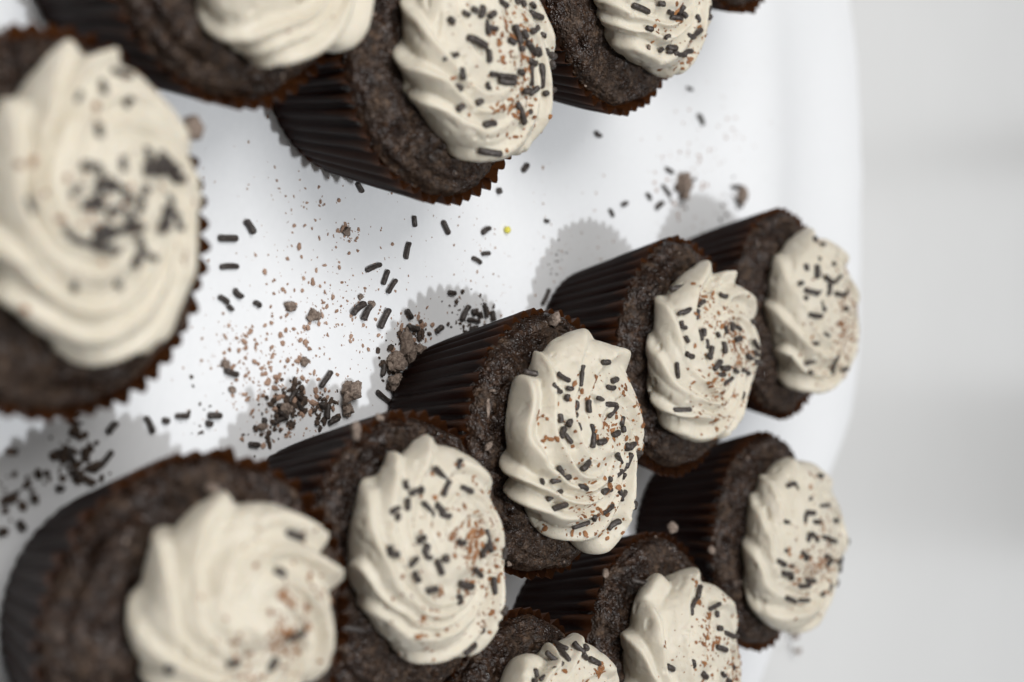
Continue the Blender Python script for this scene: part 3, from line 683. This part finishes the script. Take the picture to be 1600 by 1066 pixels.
# ------------------------------------------------------------------ crumbs
def rock(seed, elong=(1, 1, 1), sub=2):
    import bmesh
    bm = bmesh.new()
    bmesh.ops.create_icosphere(bm, subdivisions=sub, radius=1.0)
    P = np.array([v.co[:] for v in bm.verts])
    d = 1 + 0.38 * vnoise(P[:, 0] * 1.3, P[:, 1] * 1.3, P[:, 2] * 1.3, seed) + 0.22 * vnoise(P[:, 0] * 3.1, P[:, 1] * 3.1, P[:, 2] * 3.1, seed + 1) + 0.16 * vnoise(P[:, 0] * 7, P[:, 1] * 7, P[:, 2] * 7, seed + 2)
    P = P * d[:, None] * np.array(elong) * MM
    for v, c_ in zip(bm.verts, P): v.co = c_
    me = bpy.data.meshes.new('crumb')
    bm.to_mesh(me); bm.free()
    for pl in me.polygons: pl.use_smooth = True
    return me

for i, (x, y, sx, sy, h, lab) in enumerate(CHUNKS):
    me = rock(i * 5 + 2, (sx, sy, h), 4 if max(sx, sy) > 1.6 else 3)
    o = obj('crumb', me, M_CRUMB)
    o.rotation_euler = (random.uniform(-.2, .2), random.uniform(-.2, .2), random.uniform(-.3, .3))
    o.location = (x * MM, y * MM, pz(x, y) * (lab.find('table') < 0) + h * 0.7 * MM)
    tag(o, lab, 'crumb', 'large crumbs')
for i, (k, x, y, sx, sy, h, lab) in enumerate(CAKE_CHUNKS):
    hit = drop(k, (CUP[k]['p'][0] + x) * MM, (CUP[k]['p'][1] + y) * MM)
    z = hit[0].z if hit else (RIM_H + 1) * MM
    o = obj('crumb', rock(i * 5 + 203, (sx, sy, h), 2), M_CRUMB)
    o.rotation_euler = (random.uniform(-.4, .4), random.uniform(-.4, .4), random.uniform(-.5, .5))
    o.location = ((CUP[k]['p'][0] + x) * MM, (CUP[k]['p'][1] + y) * MM, z + h * 0.45 * MM)
    tag(o, lab, 'crumb', 'large crumbs')

import bmesh as _b
bm = _b.new(); _b.ops.create_icosphere(bm, subdivisions=1, radius=1.0)
ICO_V = np.array([v.co[:] for v in bm.verts]); ICO_F = np.array([[v.index for v in f.verts] for f in bm.faces]); bm.free()
def specks(name, pts, mat, flat=0.6):
    """pts: list of (x,y,z,size mm, normal) in metres -> one mesh of tiny irregular bits"""
    cs, fs = [], []
    rs = np.random.default_rng(len(pts))
    for n, (x, y, z, s, nm) in enumerate(pts):
        v = ICO_V * rs.uniform(0.62, 1.25, (len(ICO_V), 1))
        v = v * np.array((rs.uniform(0.7, 1.5), rs.uniform(0.6, 1.1), flat * rs.uniform(.6, 1.1)))
        a = rs.uniform(0, 6.28); ca, sa = math.cos(a), math.sin(a)
        v = np.stack((v[:, 0] * ca - v[:, 1] * sa, v[:, 0] * sa + v[:, 1] * ca, v[:, 2]), -1)
        if nm is not None:
            qm = np.array(Vector((0, 0, 1)).rotation_difference(nm).to_matrix())
            v = v @ qm.T
        cs.append(v * s * MM + np.array((x, y, z)))
        fs.append(ICO_F + n * len(ICO_V))
    return obj(name, mesh_np(name, np.concatenate(cs), np.concatenate(fs), False), mat)

def covered(x, y):
    for k, c in CUP.items():
        if math.hypot(x - c['p'][0], y - c['p'][1]) < 26.5: return True
    return False
pts = []
for (cx, cy, sd, n, smin, smax) in SPECK_CLUSTERS:
    for j in range(int(n * 1.7)):
        x, y = random.gauss(cx, sd), random.gauss(cy, sd * 1.15)
        if covered(x, y): continue
        s = smin + (smax - smin) * random.random() ** 3
        pts.append((x * MM, y * MM, pz(x, y) + s * 0.3 * MM, s, None))
for j in range(260):
    x, y = random.uniform(-60, 35), random.uniform(215, 400)
    if covered(x, y): continue
    s = 0.12 + 0.4 * random.random() ** 4
    pts.append((x * MM, y * MM, pz(x, y) + s * 0.3 * MM, s, None))
o = specks('crumb_specks', pts, M_SPECK)
tag(o, 'tiny tan cocoa specks scattered over the white paper', 'crumbs', kind='stuff')

dark = []
for (cx, cy, sd, n, smin, smax) in DARK_CLUSTERS:
    for j in range(int(n * 1.6)):
        x, y = random.gauss(cx, sd), random.gauss(cy, sd)
        if covered(x, y): continue
        s = smin + (smax - smin) * random.random() ** 2
        dark.append((x * MM, y * MM, pz(x, y) + s * 0.4 * MM, s, None))
M_DARKC = mat_simple('dark_cake_crumb', (0.03, 0.02, 0.015), (0.10, 0.065, 0.045), 700, 0.85)
o = specks('cake_crumbs', dark, M_DARKC, 0.8)
tag(o, 'small dark cake crumbs piled in the shade against the liners', 'crumbs', kind='stuff')

# cocoa flecks on the frosting, pale crumbs on the cake
FLN = dict(A=130, Z=50, B=620, I=620, J=0, C=900, E=1000, F=900, D=1000, G=420, H=700, K=1000, L=700)
pale = []
for k, c in CUP.items():
    fl = []
    cents = [(random.gauss(0.1, 0.35), random.gauss(0.12, 0.35)) for _ in range(5)]
    todo = [(None, None)] * FLN[k]
    for (fx, fy, n) in c['fl']:
        todo += [(random.gauss(fx - c['o'][0], 0.75) / c['R'], random.gauss(fy - c['o'][1], 0.95) / c['R']) for _ in range(n)]
    for j, (pu, pv) in enumerate(todo):
        if pu is not None:
            u, v = pu, pv
        elif j % 3:
            m = random.choice(cents)
            u, v = random.gauss(m[0], 0.14), random.gauss(m[1], 0.14)
        else:
            r, a = math.sqrt(random.random()) * 0.98, random.uniform(0, 6.28)
            u, v = r * math.cos(a) + 0.06, r * math.sin(a) + 0.08
        x = (c['p'][0] + c['o'][0] + u * c['R']) * MM; y = (c['p'][1] + c['o'][1] + v * c['R']) * MM
        h = BVH[k][0].ray_cast(Vector((x, y, 0.2)), Vector((0, 0, -1)), 0.2)
        if h[0] is None or h[1].z < 0.15: continue
        s = 0.07 + 0.75 * random.random() ** (3.4 if pu is None else 1.2)
        p_ = h[0] + h[1] * s * 0.1 * MM
        fl.append((p_.x, p_.y, p_.z, s, h[1]))
    if fl:
        o = specks('cocoa_flecks', fl, M_FLECK, 0.4)
        tag(o, 'fine orange brown cocoa flecks ' + WHERE[k], 'cocoa flecks', kind='stuff')
    for j in range(34):
        a = random.uniform(0, 6.28); r = random.uniform(26, 33)
        x = (c['p'][0] + r * math.cos(a)) * MM; y = (c['p'][1] + r * math.sin(a)) * MM
        h = BVH[k][1].ray_cast(Vector((x, y, 0.2)), Vector((0, 0, -1)), 0.2)
        if h[0] is None or h[1].z < 0.1: continue
        s = 0.12 + 0.5 * random.random() ** 4
        pale.append((h[0].x, h[0].y, h[0].z + 0.2 * s * MM, s, h[1]))
o = specks('cake_top_crumbs', pale, M_CRUMB, 0.7)
tag(o, 'tiny pale crumbs stuck to the dark cake rims', 'crumbs', kind='stuff')

# the one yellow sugar bead
bm = _b.new(); _b.ops.create_icosphere(bm, subdivisions=3, radius=1.0)
for v in bm.verts:
    v.co.z *= 0.85
    v.co *= (1 + 0.05 * math.sin(v.co.x * 3 + 1) * math.cos(v.co.y * 2.4)) * 1.05 * MM
me = bpy.data.meshes.new('sugar_bead'); bm.to_mesh(me); bm.free()
for pl in me.polygons: pl.use_smooth = True
o = obj('sugar_bead', me, M_BEAD)
o.location = (BEAD[0] * MM, BEAD[1] * MM, pz(*BEAD) + 0.85 * MM)
tag(o, 'single small yellow sugar bead on the white paper', 'sugar bead')
